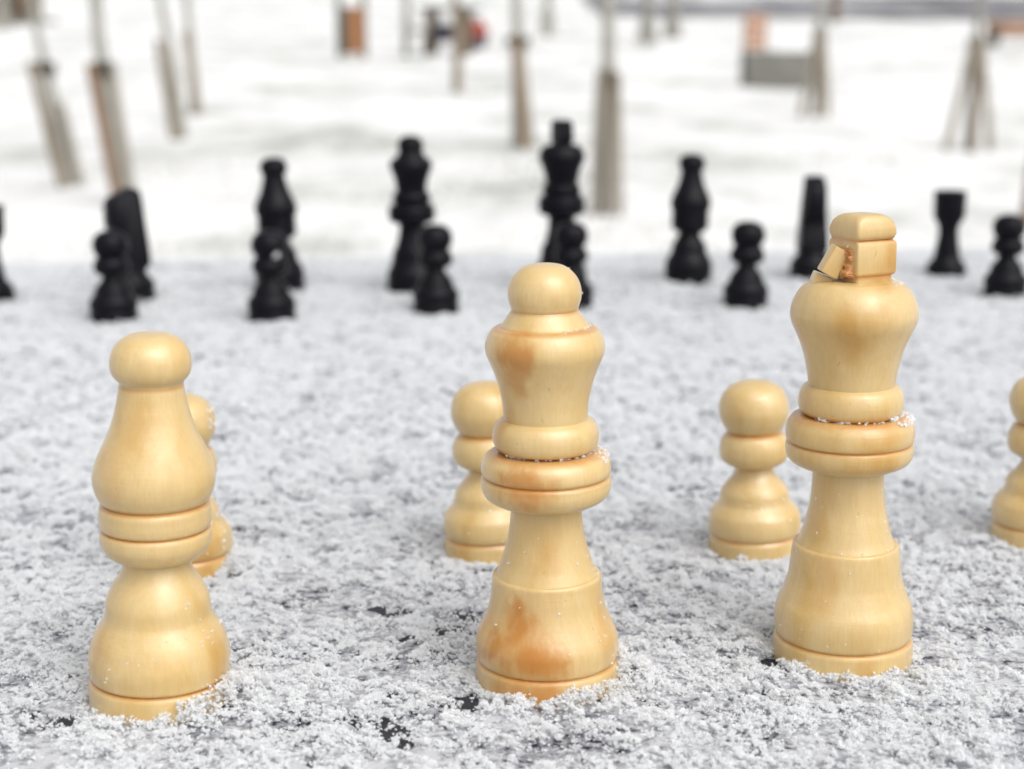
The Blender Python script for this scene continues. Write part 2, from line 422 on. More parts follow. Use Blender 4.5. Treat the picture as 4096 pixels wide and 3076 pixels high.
KING = [(0.0, 11.97), (1.09, 11.94), (2.68, 11.8), (3.15, 11.51), (3.73, 11.67), (5.05, 11.81), (6.36, 11.84), (7.67, 11.71), (8.98, 11.38), (10.29, 10.78), (11.85, 10.21), (13.41, 9.73), (14.97, 9.47), (16.52, 9.31), (18.07, 9.14), (19.1, 9.0), (19.5, 8.8), (19.62, 8.25), (20.64, 7.79), (22.18, 7.33), (24.23, 6.82), (26.27, 6.38), (28.3, 6.16), (30.83, 6.0), (32.73, 5.94), (32.75, 5.95), (32.95, 7.19), (33.53, 8.74), (34.4, 10.03), (35.57, 10.61), (37.16, 10.62), (37.6, 10.45), (38.03, 10.61), (39.04, 10.75), (40.34, 10.58), (41.2, 10.18), (41.78, 9.7), (42.15, 8.96), (42.21, 7.56), (42.41, 7.98), (43.07, 8.53), (44.22, 8.76), (45.36, 8.67), (46.5, 8.3), (47.07, 7.81), (47.36, 7.16), (49.35, 7.44), (51.05, 7.78), (52.75, 8.19), (54.72, 8.87), (56.41, 9.6), (57.81, 10.23), (59.21, 10.52), (60.61, 10.37), (62.0, 9.89), (63.39, 9.05), (64.4, 7.94), (64.8, 7.0), (64.95, 6.2), (65.05, 4.5), (65.1, 2.0)]
PAWN = [(-0.01, 9.55), (1.16, 9.54), (2.62, 9.48), (3.28, 9.3), (4.34, 9.52), (5.67, 9.64), (6.99, 9.51), (8.04, 9.22), (9.1, 8.42), (10.15, 7.52), (11.2, 7.20), (12.25, 7.02), (13.3, 6.52), (14.34, 5.68), (15.39, 4.79), (16.43, 4.16), (17.6, 3.84), (17.86, 4.66), (18.51, 5.91), (19.29, 6.73), (20.33, 7.13), (21.37, 7.22), (22.66, 7.07), (23.96, 6.56), (24.73, 5.95), (25.12, 5.39), (25.37, 5.54), (26.02, 5.99), (27.05, 6.59), (28.33, 7.03), (29.62, 7.25), (30.9, 7.14), (32.17, 6.82), (33.45, 6.17), (34.47, 5.17), (35.23, 3.86), (35.69, 2.36), (35.87, 0.75)]

ROOK = [(0.0, 10.0), (2.2, 9.95), (2.9, 9.6), (3.2, 9.15), (3.6, 9.4), (4.6, 9.3), (5.8, 8.3), (7.2, 7.1), (9.0, 6.2), (12.6, 5.8), (17.0, 5.0), (21.0, 4.7), (23.0, 4.9), (24.6, 5.6), (26.2, 6.5), (27.2, 7.2), (29.0, 7.5), (34.0, 7.55), (39.8, 7.7), (40.4, 7.4), (40.41, 5.3), (38.2, 5.2), (38.0, 0.5)]
KNIGHT = [(0.0, 10.7), (2.4, 10.7), (3.0, 10.3), (3.3, 9.9), (3.7, 10.2), (5.6, 10.4), (7.4, 10.0), (9.2, 8.6), (10.6, 7.5), (11.8, 7.0), (12.4, 6.9), (12.9, 7.7), (13.8, 8.0), (14.6, 7.7), (15.2, 6.2), (15.4, 0.5)]

def smooth_profile(pts, n=4):
    """Catmull-Rom through the measured radii; points where the outline turns sharply stay crisp"""
    P = [Vector((r, h)) for h, r in pts]
    out = []
    L = len(P)
    kink = [True] * L
    for i in range(1, L - 1):
        a = (P[i] - P[i - 1]); b = (P[i + 1] - P[i])
        kink[i] = a.length > 1e-6 and b.length > 1e-6 and a.angle(b) > R(52)
    for i in range(L - 1):
        p1, p2 = P[i], P[i + 1]
        d = (p2 - p1).length
        def tan(j):
            if kink[j]: return (p2 - p1)
            t = (P[j + 1] - P[j - 1]); return t.normalized() * d
        m1, m2 = tan(i), tan(i + 1)
        k = n if d > 0.35 else 2
        for s in range(k):
            t = s / k
            q = (2*t**3 - 3*t**2 + 1) * p1 + (t**3 - 2*t**2 + t) * m1 + (-2*t**3 + 3*t**2) * p2 + (t**3 - t**2) * m2
            out.append((max(q.x, 0.05), q.y))
    out.append((P[-1].x, P[-1].y))
    return out

def lathe(name, prof, scale, seg=72, wob=0.0, seed=0):
    """prof: (radius, height) in millimetres; closed with shallow inward cones"""
    rr = random.Random(seed)
    ph = [rr.uniform(0, 6.28) for _ in range(4)]
    bm = bmesh.new(); rings = []
    for (r, h) in prof:
        ring = []
        for k in range(seg):
            a = 2 * math.pi * k / seg
            w_ = 1 + wob * (math.sin(a + ph[0] + h * 0.05) + 0.6 * math.sin(2 * a + ph[1] - h * 0.09) + 0.35 * math.sin(3 * a + ph[2] + h * 0.15))
            ring.append(bm.verts.new((r * w_ * math.cos(a) * scale, r * w_ * math.sin(a) * scale, h * scale)))
        rings.append(ring)
    for i in range(len(rings) - 1):
        for k in range(seg):
            bm.faces.new((rings[i][k], rings[i][(k + 1) % seg], rings[i + 1][(k + 1) % seg], rings[i + 1][k]))
    inset = 0.3 if prof[0][1] > 0.5 else 0.05
    b0 = bm.verts.new((0, 0, (prof[0][1] + inset) * scale))
    t_r = prof[-1][0]
    t0 = bm.verts.new((0, 0, (prof[-1][1] - (0.3 if t_r > 1.5 else -0.02)) * scale))
    for k in range(seg):
        bm.faces.new((rings[0][(k + 1) % seg], rings[0][k], b0))
        bm.faces.new((rings[-1][k], rings[-1][(k + 1) % seg], t0))
    me = bm_mesh(name, bm)
    return sharp(me, 48)

MM = 0.001
def turned(root, prof, cuts, mat, scale=MM, seg=72, wob=0.0, seed=0):
    """cut the turned outline at its grooves: cuts = [(part name, upper height in mm)]"""
    sp = smooth_profile(prof)
    lo = -9.0
    parts = {}
    for (nm, hi) in cuts:
        seg_p = [q for q in sp if lo - 1e-6 <= q[1] <= hi + 1e-6]
        # both neighbours share the ring at the cut
        nxt = [q for q in sp if q[1] > hi + 1e-6]
        if nxt and hi < 900:
            seg_p.append(nxt[0]); lo = nxt[0][1]
        parts[nm] = link(nm, lathe(nm, seg_p, scale, seg, wob, seed), mat, root)
    return parts

def rr_ring(x0, x1, y0, y1, r, n=5):
    pts = []
    for (cx_, cy_, a0) in ((x1 - r, y1 - r, 0), (x0 + r, y1 - r, 90), (x0 + r, y0 + r, 180), (x1 - r, y0 + r, 270)):
        for k in range(n + 1):
            a = R(a0 + 90 * k / n); pts.append((cx_ + r * math.cos(a), cy_ + r * math.sin(a)))
    return pts
def rr_loft(name, levels, scale=MM):
    """stack of rounded rectangles: (z, x0, x1, y0, y1, corner radius) in millimetres"""
    bm = bmesh.new(); rings = []
    for (z, x0, x1, y0, y1, r) in levels:
        rings.append([bm.verts.new((x * scale, y * scale, z * scale)) for x, y in rr_ring(x0, x1, y0, y1, r)])
    n = len(rings[0])
    for i in range(len(rings) - 1):
        for k in range(n):
            bm.faces.new((rings[i][k], rings[i][(k + 1) % n], rings[i + 1][(k + 1) % n], rings[i + 1][k]))
    bm.faces.new(rings[0][::-1]); bm.faces.new(rings[-1])
    return sharp(bm_mesh(name, bm), 42)

CUTS = {
    'bishop': [('base', 3.41), ('stem', 22.71), ('collar', 32.34), ('body', 51.43), ('finial', 999)],
    'queen': [('base', 3.3), ('stem', 29.76), ('collar', 38.72), ('ring', 44.14), ('body', 61.81), ('finial', 999)],
    'king': [('base', 3.15), ('stem', 32.75), ('collar', 42.21), ('ring', 47.36), ('body', 999)],
    'pawn': [('base', 3.28), ('stem', 17.6), ('collar', 25.12), ('head', 999)],
    'rook': [('base', 3.2), ('stem', 23.0), ('tower', 999)],
    'knight': [('base', 3.3), ('stem', 999)],
}
# silhouettes blur the turned grooves a little: cut them back to their real depth
def deepen(P, hs, dr):
    return [(h, r - dr if any(abs(h - q) < 0.02 for q in hs) else r) for h, r in P]
BISHOP = deepen(BISHOP, (3.41, 28.13, 32.34), 0.30)
QUEEN = deepen(QUEEN, (3.3, 34.72), 0.22); KING = deepen(KING, (3.15, 37.6), 0.22); PAWN = deepen(PAWN, (3.28,), 0.25)
BISHOP, QUEEN, KING, PAWN, ROOK, KNIGHT = [[(-1.58, p[0][1] - 0.35), (-1.2, p[0][1])] + p for p in (BISHOP, QUEEN, KING, PAWN, ROOK, KNIGHT)]   # feet under the snow
PROF = {'bishop': BISHOP, 'queen': QUEEN, 'king': KING, 'pawn': PAWN, 'rook': ROOK, 'knight': KNIGHT}

def knight_head(scale):
    out = [(-7.4, 13.8), (-7.6, 19), (-7.2, 26), (-6.6, 33), (-6.0, 39), (-5.4, 44), (-4.4, 47.4), (-2.2, 48.4), (0.2, 48.0), (2.0, 46.8), (4.4, 46.0),
           (6.6, 45.0), (8.4, 43.6), (9.4, 41.5), (9.6, 33.5), (8.8, 30.6), (6.8, 29.4), (5.0, 29.2), (4.4, 27.0), (5.0, 24.0), (6.2, 20), (7.2, 16.5), (7.2, 13.8)]
    lay = [(-1.0, 0.88), (-0.9, 0.95), (-0.5, 0.98), (0, 1.0), (0.5, 0.98), (0.9, 0.95), (1.0, 0.88)]
    def half(z): return 7.0 - (z - 14) * 0.12 if z < 30 else max(4.8, 5.1 - (z - 30) * 0.03)
    bm = bmesh.new(); rings = []
    for (t, k) in lay:
        rings.append([bm.verts.new((((u) * k if u > 0 else u * k) * scale, t * half(z) * scale, ((z - 31) * (0.5 + 0.5 * k) + 31) * scale)) for u, z in out])
    n = len(out)
    for i in range(len(rings) - 1):
        for k in range(n):
            bm.faces.new((rings[i][k], rings[i + 1][k], rings[i + 1][(k + 1) % n], rings[i][(k + 1) % n]))
    for ring, rev in ((rings[0], False), (rings[-1], True)):
        f = bm.faces.new(ring[::-1] if rev else ring)
        bmesh.ops.triangulate(bm, faces=[f])
    bmesh.ops.recalc_face_normals(bm, faces=bm.faces)
    return sharp(bm_mesh('head', bm), 50)

def make_piece(kind, loc, mat, label, group, lean=(0, 0), turn=0.0, scale=MM, seg=72, wob=0.002, seed=1):
    nm = {'bishop': 'chess_bishop', 'queen': 'chess_queen', 'king': 'chess_king', 'pawn': 'chess_pawn', 'rook': 'chess_rook', 'knight': 'chess_knight'}[kind]
    root = empty(nm, (loc[0], loc[1], TOP), (R(lean[1]), R(lean[0]), R(turn)))
    root.rotation_mode = 'ZYX'          # spin first, then lean
    tag(root, label, 'chess piece', group)
    turned(root, PROF[kind], CUTS[kind], mat, scale, seg, wob, seed)
    return root

# each white piece has its own varnished wood
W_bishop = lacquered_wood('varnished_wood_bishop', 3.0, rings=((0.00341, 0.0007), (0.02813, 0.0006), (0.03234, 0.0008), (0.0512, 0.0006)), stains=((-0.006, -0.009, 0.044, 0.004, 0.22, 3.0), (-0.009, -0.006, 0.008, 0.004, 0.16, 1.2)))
W_queen = lacquered_wood('varnished_wood_queen', 7.0, (
    (-0.0036, -0.0105, 0.0060, 0.0085, 0.42, 1.1), (-0.0062, -0.0096, 0.0125, 0.0036, 0.95, 1.1), (-0.0010, -0.0118, 0.0066, 0.0044, 1.0, 0.8), (-0.0088, -0.0078, 0.0078, 0.0032, 0.8, 0.9), (-0.0030, -0.0113, 0.0005, 0.0066, 0.75, 0.5),
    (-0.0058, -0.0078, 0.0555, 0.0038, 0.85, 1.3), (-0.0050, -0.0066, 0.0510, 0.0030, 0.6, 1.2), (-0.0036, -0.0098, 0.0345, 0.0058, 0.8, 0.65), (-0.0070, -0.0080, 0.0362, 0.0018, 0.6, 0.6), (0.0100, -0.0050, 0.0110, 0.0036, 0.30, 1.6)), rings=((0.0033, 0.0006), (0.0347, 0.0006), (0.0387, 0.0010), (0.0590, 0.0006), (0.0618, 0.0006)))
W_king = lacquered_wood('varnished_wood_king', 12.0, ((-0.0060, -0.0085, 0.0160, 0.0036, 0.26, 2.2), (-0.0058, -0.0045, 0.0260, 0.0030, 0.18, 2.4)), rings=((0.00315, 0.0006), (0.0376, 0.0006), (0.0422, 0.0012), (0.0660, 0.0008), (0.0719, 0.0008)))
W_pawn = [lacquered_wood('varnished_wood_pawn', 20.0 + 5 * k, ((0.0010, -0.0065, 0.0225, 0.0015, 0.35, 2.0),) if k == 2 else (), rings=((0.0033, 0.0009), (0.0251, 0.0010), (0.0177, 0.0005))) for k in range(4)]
M_raw = plain('orange_broken_wood', (0.46, 0.19, 0.055), (0.56, 0.28, 0.10), 900, 0.5, 0, (1, 1, 0.3))

GW = 'pale varnished chess pieces in the front rows'
bishop = make_piece('bishop', (-0.0572, 0.2346), W_bishop, 'pale wooden bishop at the left front with a round knob and a double ring', GW, (1.06, 0), 0, seg=96, seed=3)
queen = make_piece('queen', (0.0059, 0.2421), W_queen, 'pale wooden queen with orange brown stains on its base and crown', GW, (-0.62, 0), 0, seg=96, seed=4)
king = make_piece('king', (0.0577, 0.2532), W_king, 'pale wooden king whose square cross is broken on its left side', GW, (-0.69, 0), 0, seg=96, seed=5)

def crown(root, mat, broken, scale=MM):
    """the king's squared cross, turned 24 degrees"""
    hold = Matrix.Translation(Vector(((1.05 if broken else 0.0) * scale, 0, 0))) @ Matrix.Rotation(R(24), 4, 'Z')
    a = 4.0; d = 4.1
    xl = -a if broken else -a
    lev = [(63.6, xl + 0.55, a - 0.55, -d + 0.5, d - 0.5, 0.5), (66.0, xl + 0.5, a - 0.5, -d + 0.45, d - 0.5, 0.5),
           (66.3, xl + 0.2, a - 0.1, -d + 0.12, d - 0.1, 0.5), (66.7, xl + 0.1, a, -d, d, 0.4), (71.2, xl + 0.1, a, -d, d, 0.4), (71.6, xl + 0.1, a - 0.1, -d + 0.15, d - 0.15, 0.5),
           (71.9, xl + 0.1, a - 0.4, -d + 0.55, d - 0.5, 0.6)]
    o = link('cross_block', rr_loft('cross_block', lev, scale), mat, root); o.matrix_local = hold
    lev = [(71.9, xl + 0.1, a - 0.4, -d + 0.55, d - 0.5, 0.6), (72.2, xl + 0.05, a - 0.15, -d + 0.2, d - 0.2, 0.9), (72.9, xl, a - 0.1, -d + 0.02, d, 0.5), (73.8, xl, a - 0.15, -d + 0.05, d, 0.6),
           (74.9, xl + 0.25, a - 0.5, -d + 0.25, d - 0.3, 0.8), (75.6, xl + 0.75, a - 1.2, -d + 0.6, d - 0.8, 1.2), (75.95, xl + 1.3, a - 1.9, -d + 1.1, d - 1.5, 1.3), (76.05, xl + 1.9, a - 2.6, -d + 1.6, d - 2.2, 1.3)]
    o = link('cross_top', rr_loft('cross_top', lev, scale), mat, root); o.matrix_local = hold
    if broken:
        # bare recess where the arm split away, the leaning splinter and its stub
        rr_ = random.Random(4); bm = bmesh.new(); nu, nv = 9, 14; G = []
        for i in range(nu):
            for j in range(nv):
                edge = i in (0, nu - 1) or j in (0, nv - 1)
                G.append(bm.verts.new((0.0008 if edge else -rr_.uniform(0.0, 0.0007) - 0.0005 * (j < 4), (i / (nu - 1) - 0.5) * 0.0058 + rr_.gauss(0, 0.00012), (j / (nv - 1) - 0.5) * 0.0052 + rr_.gauss(0, 0.00008))))
        for i in range(nu - 1):
            for j in range(nv - 1):
                bm.faces.new((G[i * nv + j], G[i * nv + j + 1], G[(i + 1) * nv + j + 1], G[(i + 1) * nv + j]))
        o = link('broken_face', bm_mesh('broken_face', bm), M_raw, root)
        o.matrix_local = hold @ Matrix.Translation(Vector((-0.00405, -0.0005, 0.0682)))
        tag(o, 'orange split face where the arm broke off')
        bm = bmesh.new(); add_box(bm, (0, 0, 0), (0.0031, 0.0024, 0.0048), bevel=0.0003)
        o = link('broken_arm', sharp(bm_mesh('broken_arm', bm)), mat, root)
        o.matrix_local = Matrix.Translation(Vector((-0.0040, -0.0020, 0.0684))) @ Matrix.Rotation(R(29), 4, 'Y') @ Matrix.Rotation(R(12), 4, 'Z')
        tag(o, 'cracked arm of the cross leaning outwards')
        bm = bmesh.new(); add_box(bm, (0, 0, 0), (0.0030, 0.0036, 0.0021), bevel=0.0003)
        o = link('arm_stub', sharp(bm_mesh('arm_stub', bm)), mat, root)
        o.matrix_local = Matrix.Translation(Vector((-0.0056, 0.0002, 0.0650))) @ Matrix.Rotation(R(22), 4, 'Y')
    return root
crown(king, W_king, True)

pawn_spots = [(-0.0663, 0.2978, 'pale wooden pawn half hidden behind the bishop', 0), (-0.0046, 0.3093, 'pale wooden pawn partly hidden behind the stained queen', -1.6),
              (0.0513, 0.3109, 'pale wooden pawn standing free between the queen and the king', -2.1), (0.1132, 0.3179, 'pale wooden pawn cut off by the right edge of the picture', -0.5)]
for k, (x, y, lab, ln) in enumerate(pawn_spots):
    make_piece('pawn', (x, y), W_pawn[k], lab, GW, (ln, 0), k * 70, seg=80, wob=0.003, seed=30 + k)

# black pieces: one of each kind, then copies
GB = 'black chess pieces in the far rows'
S = 0.982 * MM
b_pawn = make_piece('pawn', (-0.1573, 0.6006), M_black, 'black pawn farthest left, in front of the left black knight', GB, (0, 0), 0, S, 48, 0.003, 50)
for k, (x, y, lab, ln) in enumerate([(-0.0949, 0.6006, 'black pawn with a fleck of snow, in front of the left black bishop', -0.5), (-0.0312, 0.6228, 'black pawn in front of the black queen', 0.0),
                                 (0.0243, 0.6326, 'black pawn between the black king and the knob of the pale queen', 0.0), (0.0974, 0.6351, 'black pawn standing free left of the pale king', 0.6),
                                 (0.2149, 0.6639, 'black pawn at the right edge, right of the black rook', 0.0)]):
    c = copy_tree(b_pawn); c.location = (x, y, TOP); c['label'] = lab; c.rotation_euler = (0, R(ln), k)
b_bish = make_piece('bishop', (-0.1035, 0.6815), M_black, 'black bishop on the left, behind the snow flecked pawn', GB, (-1.6, 0), 0, S, 48, 0.003, 52)
c = copy_tree(b_bish); c.location = (0.0816, 0.7078, TOP); c['label'] = 'black bishop on the right, between the black king and the right black knight'; c.rotation_euler = (0, R(0.6), 1)
make_piece('queen', (-0.0441, 0.6815), M_black, 'black queen behind a black pawn, left of the black king', GB, (-0.4, 0), 0, S, 48, 0.003, 53)
bk = make_piece('king', (0.0220, 0.6843), M_black, 'black king with a square top, tallest of the black pieces', GB, (0, 0), 0, S, 48, 0.003, 54)
crown(bk, M_black, False, S)

def make_knight(loc, lab, turn):
    root = make_piece('knight', loc, M_black, lab, GB, (0, 0), turn, S, 48, 0.003, 55)
    link('head', knight_head(S), M_black, root)
    return root
kn = make_knight((-0.1636, 0.6544), 'black knight on the left, turned sideways behind the leftmost pawn', 222)
bm = bmesh.new()
c = copy_tree(kn); c.location = (0.1411, 0.7202, TOP); c['label'] = 'black knight on the right, seen head on beside the pale king'; c.rotation_euler = (0, 0, R(-92))
rk = make_piece('rook', (0.2073, 0.7297), M_black, 'black rook on the right with a flat tower top', GB, (0, 0), 0, S, 48, 0.002, 56)
c = copy_tree(rk); c.location = (-0.2246, 0.6570, TOP); c['label'] = 'black rook cut off by the left edge of the picture'; c.rotation_euler = (0, 0, 1)

# ------------------------------------------------------------------ snow on the table
WHITE = [(-0.0572, 0.2346, 11.4), (0.0059, 0.2421, 12.0), (0.0577, 0.2532, 12.0), (-0.0663, 0.2978, 9.6), (-0.0046, 0.3093, 9.6), (0.0513, 0.3109, 9.6), (0.1132, 0.3179, 9.6)]
BLACKS = [(-0.1573, 0.6006), (-0.0949, 0.6006), (-0.0312, 0.6228), (0.0243, 0.6326), (0.0974, 0.6351), (0.2149, 0.6639), (-0.1035, 0.6815), (0.0816, 0.7078), (-0.0441, 0.6815), (0.0220, 0.6843), (-0.1636, 0.6544), (0.1411, 0.7202), (0.2073, 0.7297), (-0.2246, 0.6570)]
# bare or thin places: x, y, radius, strength
BARE = [(-0.069, 0.2285, 0.006, 0.5), (-0.0060, 0.2340, 0.0045, 0.6), (0.0455, 0.2500, 0.0045, 0.6), (0.0660, 0.2430, 0.004, 0.5), (0.0705, 0.2480, 0.004, 0.5), (0.0520, 0.2415, 0.004, 0.35),
        (-0.0165, 0.3040, 0.004, 0.5), (0.0425, 0.3030, 0.004, 0.5), (-0.022, 0.275, 0.012, 0.22), (-0.030, 0.205, 0.014, 0.16), (0.012, 0.262, 0.006, 0.2), (-0.012, 0.268, 0.008, 0.2),
        (-0.074, 0.215, 0.010, 0.25), (0.045, 0.21, 0.012, 0.2), (0.080, 0.225, 0.010, 0.2), (0.004, 0.29, 0.01, 0.15)]
# little drifts against the bases: x, y, radius, height (mm)
DRIFT = [(-0.0462, 0.2272, 0.0046, 3.8), (-0.0510, 0.2233, 0.0036, 2.4), (-0.0440, 0.2335, 0.0045, 3.6), (-0.0620, 0.2222, 0.003, 0.9), (0.0152, 0.2322, 0.0038, 2.8), (0.0186, 0.2400, 0.0040, 4.6), (0.0175, 0.2450, 0.004, 3.0), (0.0098, 0.2292, 0.0034, 2.4), (0.0010, 0.2296, 0.0026, 1.5), (-0.0030, 0.2312, 0.0022, 1.2),
         (0.0560, 0.2405, 0.003, 0.9), (0.0640, 0.2425, 0.003, 0.8), (-0.0570, 0.2960, 0.0050, 3.4), (-0.0560, 0.3020, 0.0045, 3.0), (0.0610, 0.3060, 0.004, 1.4)]

def cover(x, y):
    """0..1, how well the snow covers this spot"""
    m = 0.5 + 0.20 * (fbm(x * 70, y * 70, 3, 1.0) - 0.5) + 0.34 * (fbm(x * 320, y * 320, 2, 4.0) - 0.5) + 0.44 * (fbm(x * 850, y * 850, 2, 14.0) - 0.5)
    m = m + 0.08 * (fbm(x * 20, y * 20, 2, 6.0) - 0.5)
    for (bx, by, br, st) in BARE:
        m = m - 0.32 * st * np.exp(-((x - bx) ** 2 + (y - by) ** 2) / (br * br * 0.6))
    return m
def drift(x, y):
    z = 0
    for (bx, by, br, h) in DRIFT:
        z = z + h * 0.001 * np.exp(-((x - bx) ** 2 + (y - by) ** 2) / (br * br))
    return z
def lumps(x, y):
    return (fbm(x * 130, y * 130, 3, 9.0) - 0.5) * 0.0030 + (fbm(x * 420, y * 420, 2, 19.0) - 0.5) * 0.0034 + (fbm(x * 34, y * 34, 2, 12.0) - 0.5) * 0.0016

def sheet_z(X, Y):
    c_, s_ = math.cos(YAW), math.sin(YAW)
    wx = X * c_ - Y * s_; wy = X * s_ + Y * c_
    m = 0.6 * fbm(wx * 60, wy * 60, 3, 1.0) + 0.4 * fbm(wx * 300, wy * 300, 2, 4.0)
    for (bx, by, br, st) in BARE:
        m = m - 0.6 * st * np.exp(-((wx - bx) ** 2 + (wy - by) ** 2) / (br * br))
    z = SLAB + 0.0003 + np.clip((m - 0.33) * 0.006, -0.0008, 0.0005)
    return z
xs = np.concatenate([np.linspace(-0.576, -0.25, 90), np.linspace(-0.2485, 0.30, 420), np.linspace(0.303, 0.576, 80)])
ys = np.concatenate([np.linspace(-0.358, 0.14, 110), np.linspace(0.1413, 0.42, 210), np.linspace(0.422, 0.798, 200)])
sh = link('snow_sheet', grid_mesh('snow_sheet', xs, ys, sheet_z), M_frost); sh.rotation_euler = (0, 0, YAW)
tag(sh, 'thin sheet of snow lying on the dark stone tabletop', 'snow', kind='stuff')

def flake_cluster(name, n, rad, flat, lmin, lmax, seed):
    """a ragged clump of tiny ice plates and needles"""
    r = np.random.default_rng(seed)
    V = []; F = []
    # a few arms give the clump a branching outline
    arms = r.normal(size=(7, 3)); arms[:, 2] = np.abs(arms[:, 2]) * 0.8; arms /= np.linalg.norm(arms, axis=1)[:, None]
    for k in range(n):
        if k % 3:
            c_ = arms[r.integers(7)] * rad * r.uniform(0.15, 1.15) + r.normal(size=3) * rad * 0.16
        else:
            c_ = r.normal(size=3) * rad * 0.45
        c_[2] *= flat
        d = r.normal(size=3); d /= np.linalg.norm(d)
        e = np.cross(d, r.normal(size=3)); e /= np.linalg.norm(e)
        L = r.uniform(lmin, lmax); W = L * r.uniform(0.12, 0.36)
        i = len(V)
        V += [c_ - d * L / 2, c_ + e * W / 2, c_ + d * L / 2, c_ - e * W / 2]
        F.append((i, i + 1, i + 2, i + 3))
    me = bpy.data.meshes.new(name); me.from_pydata([tuple(v) for v in V], [], F); me.update()
    me.materials.append(M_crystal)
    return bpy.data.objects.new(name, me)

var_col = bpy.data.collections.new('crystal_shapes')       # template shapes, referenced by the snow only
for k in range(10):
    var_col.objects.link(flake_cluster('crystal_shape', 120, 0.00048, 0.9, 0.00012, 0.00046, 100 + k))
tiny_col = bpy.data.collections.new('small_crystal_shapes')
for k in range(5):
    tiny_col.objects.link(flake_cluster('small_crystal_shape', 22, 0.00022, 1.0, 0.00012, 0.00042, 200 + k))

def scatter(name, P, S_, coll, seed):
    me = bpy.data.meshes.new(name)
    me.vertices.add(len(P)); me.vertices.foreach_set('co', P.astype(np.float32).ravel())
    at = me.attributes.new('grain', 'FLOAT', 'POINT'); at.data.foreach_set('value', S_.astype(np.float32))
    me.update()
    o = link(name, me)
    ng = bpy.data.node_groups.new(name, 'GeometryNodeTree')
    ng.interface.new_socket('Geometry', in_out='INPUT', socket_type='NodeSocketGeometry')
    ng.interface.new_socket('Geometry', in_out='OUTPUT', socket_type='NodeSocketGeometry')
    gi = ng.nodes.new('NodeGroupInput'); go = ng.nodes.new('NodeGroupOutput')
    iop = ng.nodes.new('GeometryNodeInstanceOnPoints'); iop.inputs['Pick Instance'].default_value = True
    ci = ng.nodes.new('GeometryNodeCollectionInfo'); ci.inputs['Collection'].default_value = coll
    ci.inputs['Separate Children'].default_value = True; ci.inputs['Reset Children'].default_value = True
    rv = ng.nodes.new('FunctionNodeRandomValue'); rv.data_type = 'FLOAT_VECTOR'
    rv.inputs[0].default_value = (-0.5, -0.5, 0); rv.inputs[1].default_value = (0.5, 0.5, 6.283); rv.inputs['Seed'].default_value = seed
    na = ng.nodes.new('GeometryNodeInputNamedAttribute'); na.data_type = 'FLOAT'; na.inputs['Name'].default_value = 'grain'
    L = ng.links.new
    L(gi.outputs[0], iop.inputs['Points']); L(ci.outputs[0], iop.inputs['Instance'])
    L(rv.outputs[0], iop.inputs['Rotation']); L(na.outputs[0], iop.inputs['Scale']); L(iop.outputs[0], go.inputs[0])
    md = o.modifiers.new('crystals', 'NODES'); md.node_group = ng
    return o

def jitter_grid(x0, x1, y0, y1, sp):
    X, Y = np.meshgrid(np.arange(x0, x1, sp), np.arange(y0, y1, sp))
    X = X + RNG.uniform(-0.5, 0.5, X.shape) * sp; Y = Y + RNG.uniform(-0.5, 0.5, X.shape) * sp
    return X.ravel(), Y.ravel()

def field(zone, sp, grain, thr):
    x0, x1, y0, y1 = zone['box']
    X, Y = jitter_grid(x0, x1, y0, y1, sp)
    k = on_table(X, Y) & zone['in'](X, Y)
    X, Y = X[k], Y[k]
    m = cover(X, Y)
    k = m + RNG.normal(0, 0.035, X.shape) > thr
    for (bx, by, br) in WHITE:
        k &= ((X - bx) ** 2 + (Y - by) ** 2) > ((br - 0.1) * MM) ** 2
    for (bx, by) in BLACKS:
        k &= ((X - bx) ** 2 + (Y - by) ** 2) > (10.5 * MM) ** 2
    X, Y, m = X[k], Y[k], m[k]
    thick = np.clip((m - thr) * 6.0, 0.0, 1.0)
    Z = SLAB + 0.0003 + thick * 0.0011 + drift(X, Y) * RNG.uniform(0.3, 1.0, X.shape) + lumps(X, Y) * thick * 0.8 + RNG.uniform(-0.0002, 0.0004, X.shape)
    Z = np.maximum(Z, SLAB + 0.0002)
    Sg = grain * RNG.uniform(0.6, 1.25, X.shape) * (0.7 + 0.4 * thick)
    return np.stack([X, Y, Z], -1), Sg
near = {'box': (-0.16, 0.16, 0.13, 0.40), 'in': lambda X, Y: np.abs(X) < 0.345 * Y + 0.025}
mid = {'box': (-0.34, 0.34, 0.40, 0.86), 'in': lambda X, Y: (np.abs(X) < 0.345 * Y + 0.03)}
rest = {'box': (-0.75, 0.75, -0.50, 0.95), 'in': lambda X, Y: ~(((Y > 0.40) & (np.abs(X) < 0.345 * Y + 0.03)) | ((Y > 0.13) & (Y <= 0.40) & (np.abs(X) < 0.345 * Y + 0.025)))}
Ps, Ss = [], []
for z_, sp, gr, thr in ((near, 0.00058, 0.78, 0.414), (near, 0.00068, 0.9, 0.478), (mid, 0.0012, 1.5, 0.41), (rest, 0.0030, 3.2, 0.42)):
    p_, s_ = field(z_, sp, gr, thr); Ps.append(p_); Ss.append(s_)
